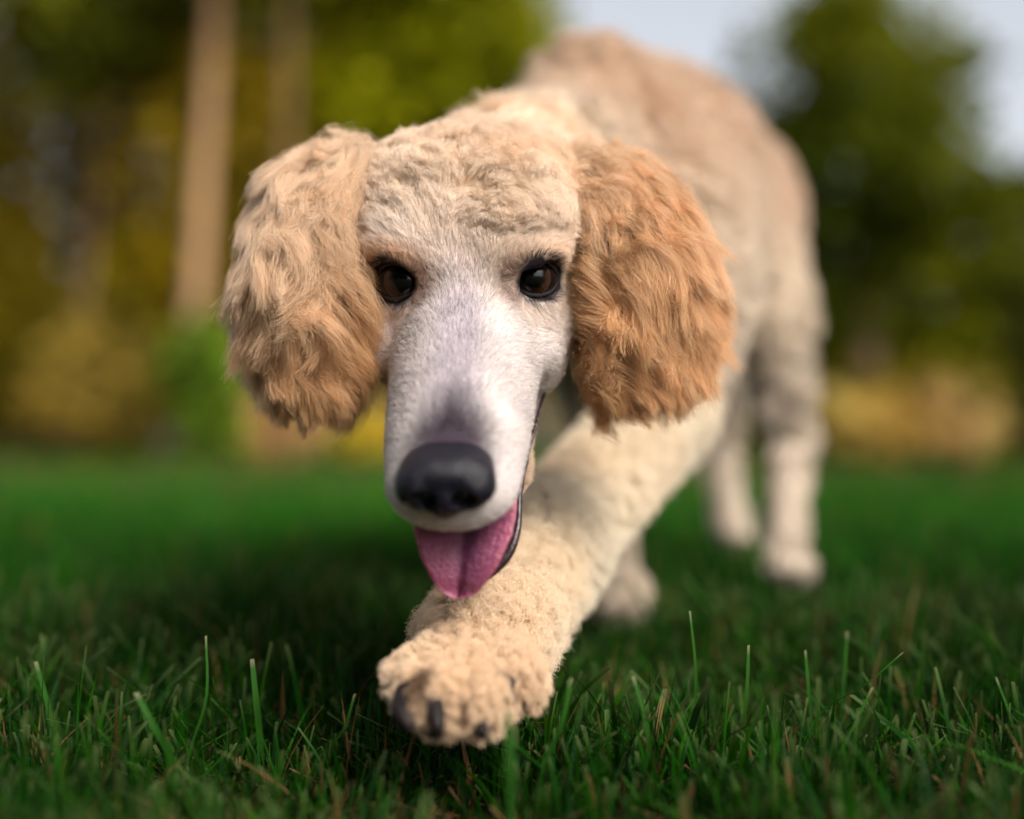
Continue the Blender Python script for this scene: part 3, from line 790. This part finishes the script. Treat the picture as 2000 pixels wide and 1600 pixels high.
# ------------------------------------------------------------------ trees, shrubs and woods behind
M_leaf = attr_mat("leaves", rough=.6, trans=.5, spec=.06)
M_bark = simple("bark", (.48, .28, .14), rough=.9, noise=(2.2, .55, .6))
M_bark_md = simple("brown_bark", (.20, .12, .05), rough=.9, noise=(6, .35, .6))
M_bark_dk = simple("dark_bark", (.10, .06, .035), rough=.9, noise=(6, .35, .6))
def leaves(name, C, size, cols, rng, parent, flat=0.0):
    n = len(C)
    a = unit(rng.normal(size=(n, 3)) * [1, 1, 1 - flat]); b = unit(np.cross(a, rng.normal(size=(n, 3))))
    s = size * rng.uniform(.6, 1.4, (n, 1))
    V = np.stack([C - a * s, C - b * s * .45 , C + a * s, C + b * s * .45], 1).reshape(-1, 3)
    F = np.arange(n * 4).reshape(-1, 4)
    return mesh_obj(name, V, F, M_leaf, parent, smooth=False, col=np.repeat(cols, 4, 0))
def blob_points(n, c, r, rng, holes=.0, seed=0, hole_f=3.0, ncl=40):
    """leaf centres clustered on clumps inside an ellipsoid"""
    k = rng.normal(size=(ncl, 3)); k = unit(k) * rng.uniform(.35, 1, (ncl, 1)) ** .6
    cl = k[rng.integers(0, ncl, n)] + rng.normal(size=(n, 3)) * .16
    P = np.asarray(c) + cl * np.asarray(r)
    if holes:
        P = P[vnoise(P, hole_f, seed, 1)[:, 0] > -1 + holes]
    return P[P[:, 2] > .02]
def leaf_cols(P, rng, c1, c2, seed):
    c1 = np.array(c1) * 1.7 * [1.1, 1, 1]; c2 = np.minimum(np.array(c2) * 2.0 * [1.1, 1, 1], .8)
    w = np.clip(.5 + .6 * vnoise(P, 2.2, seed, 1)[:, 0] + .15 * rng.normal(size=len(P)), 0, 1)
    return mixc(np.tile(np.array(c1), (len(P), 1)), np.array(c2), w) * rng.uniform(.7, 1.3, (len(P), 1))
def tree(name, label, px, d, lean, h, rtr, crown, c1, c2, n, size, seed, bark, group=None, holes=.0):
    rng = np.random.default_rng(seed)
    x = (px - 1000) / FPX * d
    root = tag(empty(name, (x, d, 0)), label, "tree", group)
    trunk_pts = spline([(x, d, 0), (x + lean * .3, d + .05, h * .33), (x + lean * .6, d, h * .66), (x + lean, d, h)], 16)
    tr = add_quads_tube("trunk", trunk_pts, np.interp(np.linspace(0, 1, 16), [0, .08, 1], [rtr * 1.35, rtr, rtr * .35]), bark, root, ns=16)
    Ps = []
    for (cx, cy_, cz, rx, ry, rz, frac) in crown:
        Ps.append(blob_points(int(n * frac), (x + cx, d + cy_, cz), (rx, ry, rz), rng, holes, seed))
        st = trunk_pts[int(min(15, max(3, cz / h * 12)))]; en = np.array([x + cx, d + cy_, cz])
        if np.linalg.norm(en - st) > .3 and cz > 99:
            add_quads_tube("limb", spline([st, (st + en) / 2 + [0, 0, .1], en], 8), np.linspace(rtr * .4, rtr * .12, 8), bark, root, ns=8)
    P = np.vstack(Ps)
    leaves("crown", P, size, leaf_cols(P, rng, c1, c2, seed), rng, root)
    return root
OL1, OL2 = (.035, .060, .004), (.16, .19, .008)
tree("broadleaf_tree", "tall tree with a pale tan trunk left of the dog", 358, 9.0, .46, 7.0, .078,
     [(-1.2, .3, 4.0, 1.4, 1.0, 1.0, .3), (.9, .8, 4.6, 1.5, 1.0, 1.1, .35), (-.2, 0, 5.8, 1.6, 1.2, 1.2, .35)], (.03, .045, .004), (.10, .12, .008), 5200, .09, 1, M_bark)
tree("broadleaf_tree", "tree with a slimmer brown trunk just right of the taller pale tan trunk", 552, 8.9, .06, 7.0, .045,
     [(.2, .3, 4.6, 1.5, 1.2, 1.2, .5), (1.2, 0, 5.4, 1.4, 1.0, 1.2, .5)], (.05, .07, .004), (.20, .22, .01), 4200, .10, 2, M_bark_md)
tree("broadleaf_tree", "thin leaning tree with a tan stem at the far left", 120, 10.0, .55, 4.2, .055,
     [(.3, .3, 3.9, .9, .8, .8, 1)], (.04, .045, .003), (.16, .13, .006), 2600, .09, 3, M_bark_md)
tree("broadleaf_tree", "bright yellow green leafy tree behind the dog's head", 900, 10.0, .1, 5.6, .12,
     [(-.55, 0, 3.3, .75, .9, .85, .33), (.35, .2, 3.2, .85, .8, .9, .33), (-.2, .3, 4.3, 1.0, .9, .9, .34), (.0, .5, 2.6, .8, .5, .35, .15)], (.06, .08, .003), (.19, .21, .004), 7500, .09, 4, M_bark_dk)
tree("evergreen_tree", "dark green tapering tree at the right with sky showing through its edge", 1690, 9.0, .0, 5.4, .12,
     [(.1, .3, 1.30, 1.25, .6, .72, .34), (.05, 0, 2.15, 1.05, .8, .62, .30), (.0, 0, 3.0, .72, .6, .62, .17), (-.05, 0, 4.0, .5, .5, .7, .10), (-.55, .2, 3.0, .45, .3, .6, .02), (-.5, .3, 2.2, .4, .3, .5, .05)],
     (.018, .035, .003), (.10, .12, .004), 12500, .075, 5, M_bark_dk)
def bush(name, label, cat, px, py0, py1, half, d, c1, c2, n, size, seed, group=None):
    rng = np.random.default_rng(seed); x = (px - 1000) / FPX * d
    zt = CAMH + (HOR - py0) / FPX * d; r = half / FPX * d
    root = tag(empty(name, (x, d, 0)), label, cat, group)
    for k in range(5):
        a = rng.uniform(0, 6.28); e = np.array([x + r * .5 * math.cos(a), d + .3 * math.sin(a), zt * .8])
        add_quads_tube("stem", spline([(x + .03 * k, d, 0), (x + (e[0] - x) * .4, d, zt * .4), e], 8), np.linspace(.022, .006, 8), M_bark_dk, root, ns=8)
    P = blob_points(n, (x, d, zt * .52), (r, min(r, .7), zt * .5), rng, ncl=34)
    leaves("foliage", P, size, leaf_cols(P, rng, c1, c2, seed), rng, root)
    return root
bush("shrub", "olive shrub at the far left edge of the lawn", "shrub", 60, 520, 900, 130, 11, (.06, .055, .004), (.17, .14, .008), 1500, .09, 31)
bush("shrub", "yellowish shrub between the thin stem and the pale tan trunk", "shrub", 255, 460, 900, 85, 10.5, (.12, .11, .004), (.36, .27, .008), 1300, .08, 32)
bush("shrub", "bright green shrub in front of the pale tan trunk", "shrub", 398, 645, 900, 80, 8.6, (.05, .11, .01), (.16, .26, .02), 1300, .07, 33)
bush("shrub", "dry tan shrub low beside the green one left of the dog", "shrub", 500, 760, 900, 120, 10.5, (.20, .15, .06), (.34, .24, .10), 1000, .07, 34)
bush("shrub", "golden yellow low shrub between the dog's muzzle and left ear", "shrub", 720, 790, 900, 60, 9.5, (.35, .24, .02), (.60, .42, .05), 1000, .06, 35)
bush("shrub", "grey green shrub low at the left end", "shrub", 190, 640, 900, 120, 9.5, (.10, .09, .015), (.22, .17, .03), 1200, .08, 36)
bush("shrub", "yellow green shrub seen between the dog's body and hind leg", "shrub", 1470, 640, 900, 90, 10, (.14, .17, .01), (.28, .28, .02), 1000, .07, 37)
bush("shrub", "dry golden brown shrub in the middle under the dark evergreen", "shrub", 1700, 765, 900, 85, 8.2, (.34, .24, .06), (.46, .34, .10), 900, .07, 38)
bush("shrub", "tan dry shrub next to the dark shrub at the right edge", "shrub", 1850, 750, 900, 85, 8.6, (.30, .20, .08), (.44, .30, .13), 900, .07, 41)
bush("shrub", "olive yellow shrub higher than the dry ones below the evergreen", "shrub", 1790, 690, 900, 160, 9.0, (.12, .11, .01), (.26, .22, .02), 1500, .07, 42)
bush("shrub", "rusty brown shrub low behind the hind legs", "shrub", 1560, 760, 905, 110, 10.4, (.36, .20, .06), (.50, .30, .09), 900, .07, 39)
bush("shrub", "dark green shrub at the right edge of the lawn", "shrub", 1985, 420, 905, 110, 9.6, (.03, .045, .006), (.10, .10, .015), 1700, .08, 40)
# far-off woods
rng = np.random.default_rng(900)
Ps = []
BK = []
for k in range(34):                                 # unseen woods added behind the camera to darken eye reflections; gap lets sun in
    a_ = math.radians(176 + k * 5.8)
    if 286 < math.degrees(a_) < 327: continue
    BK.append(blob_points(800, (10.5 * math.cos(a_), 9.5 * math.sin(a_), 4.1), (1.3, 1.2, 4.1), rng, ncl=50))
for k in range(44):
    x = -15 + k * .36 + rng.uniform(-.3, .3)
    Ps.append(blob_points(900, (x, 17 + rng.uniform(-1, 1), 3.4), (1.0, .8, 3.4), rng, ncl=50))
for k in range(9):
    x = 5.0 + k * .8
    Ps.append(blob_points(700, (x, 17, 1.6 + .12 * k), (1.0, .8, 1.6 + .12 * k), rng, ncl=50))
nf = sum(len(p) for p in Ps); P = np.vstack(Ps + BK)
wd = leaves("far_woods", P, np.where(np.arange(len(P)) < nf, .16, .30)[:, None], leaf_cols(P, rng, (.030, .026, .002), (.150, .115, .006), 55), rng, None)
tag(wd, "dark mass of woods beyond the lawn, with unseen trees added behind the camera", "woods", kind="stuff")
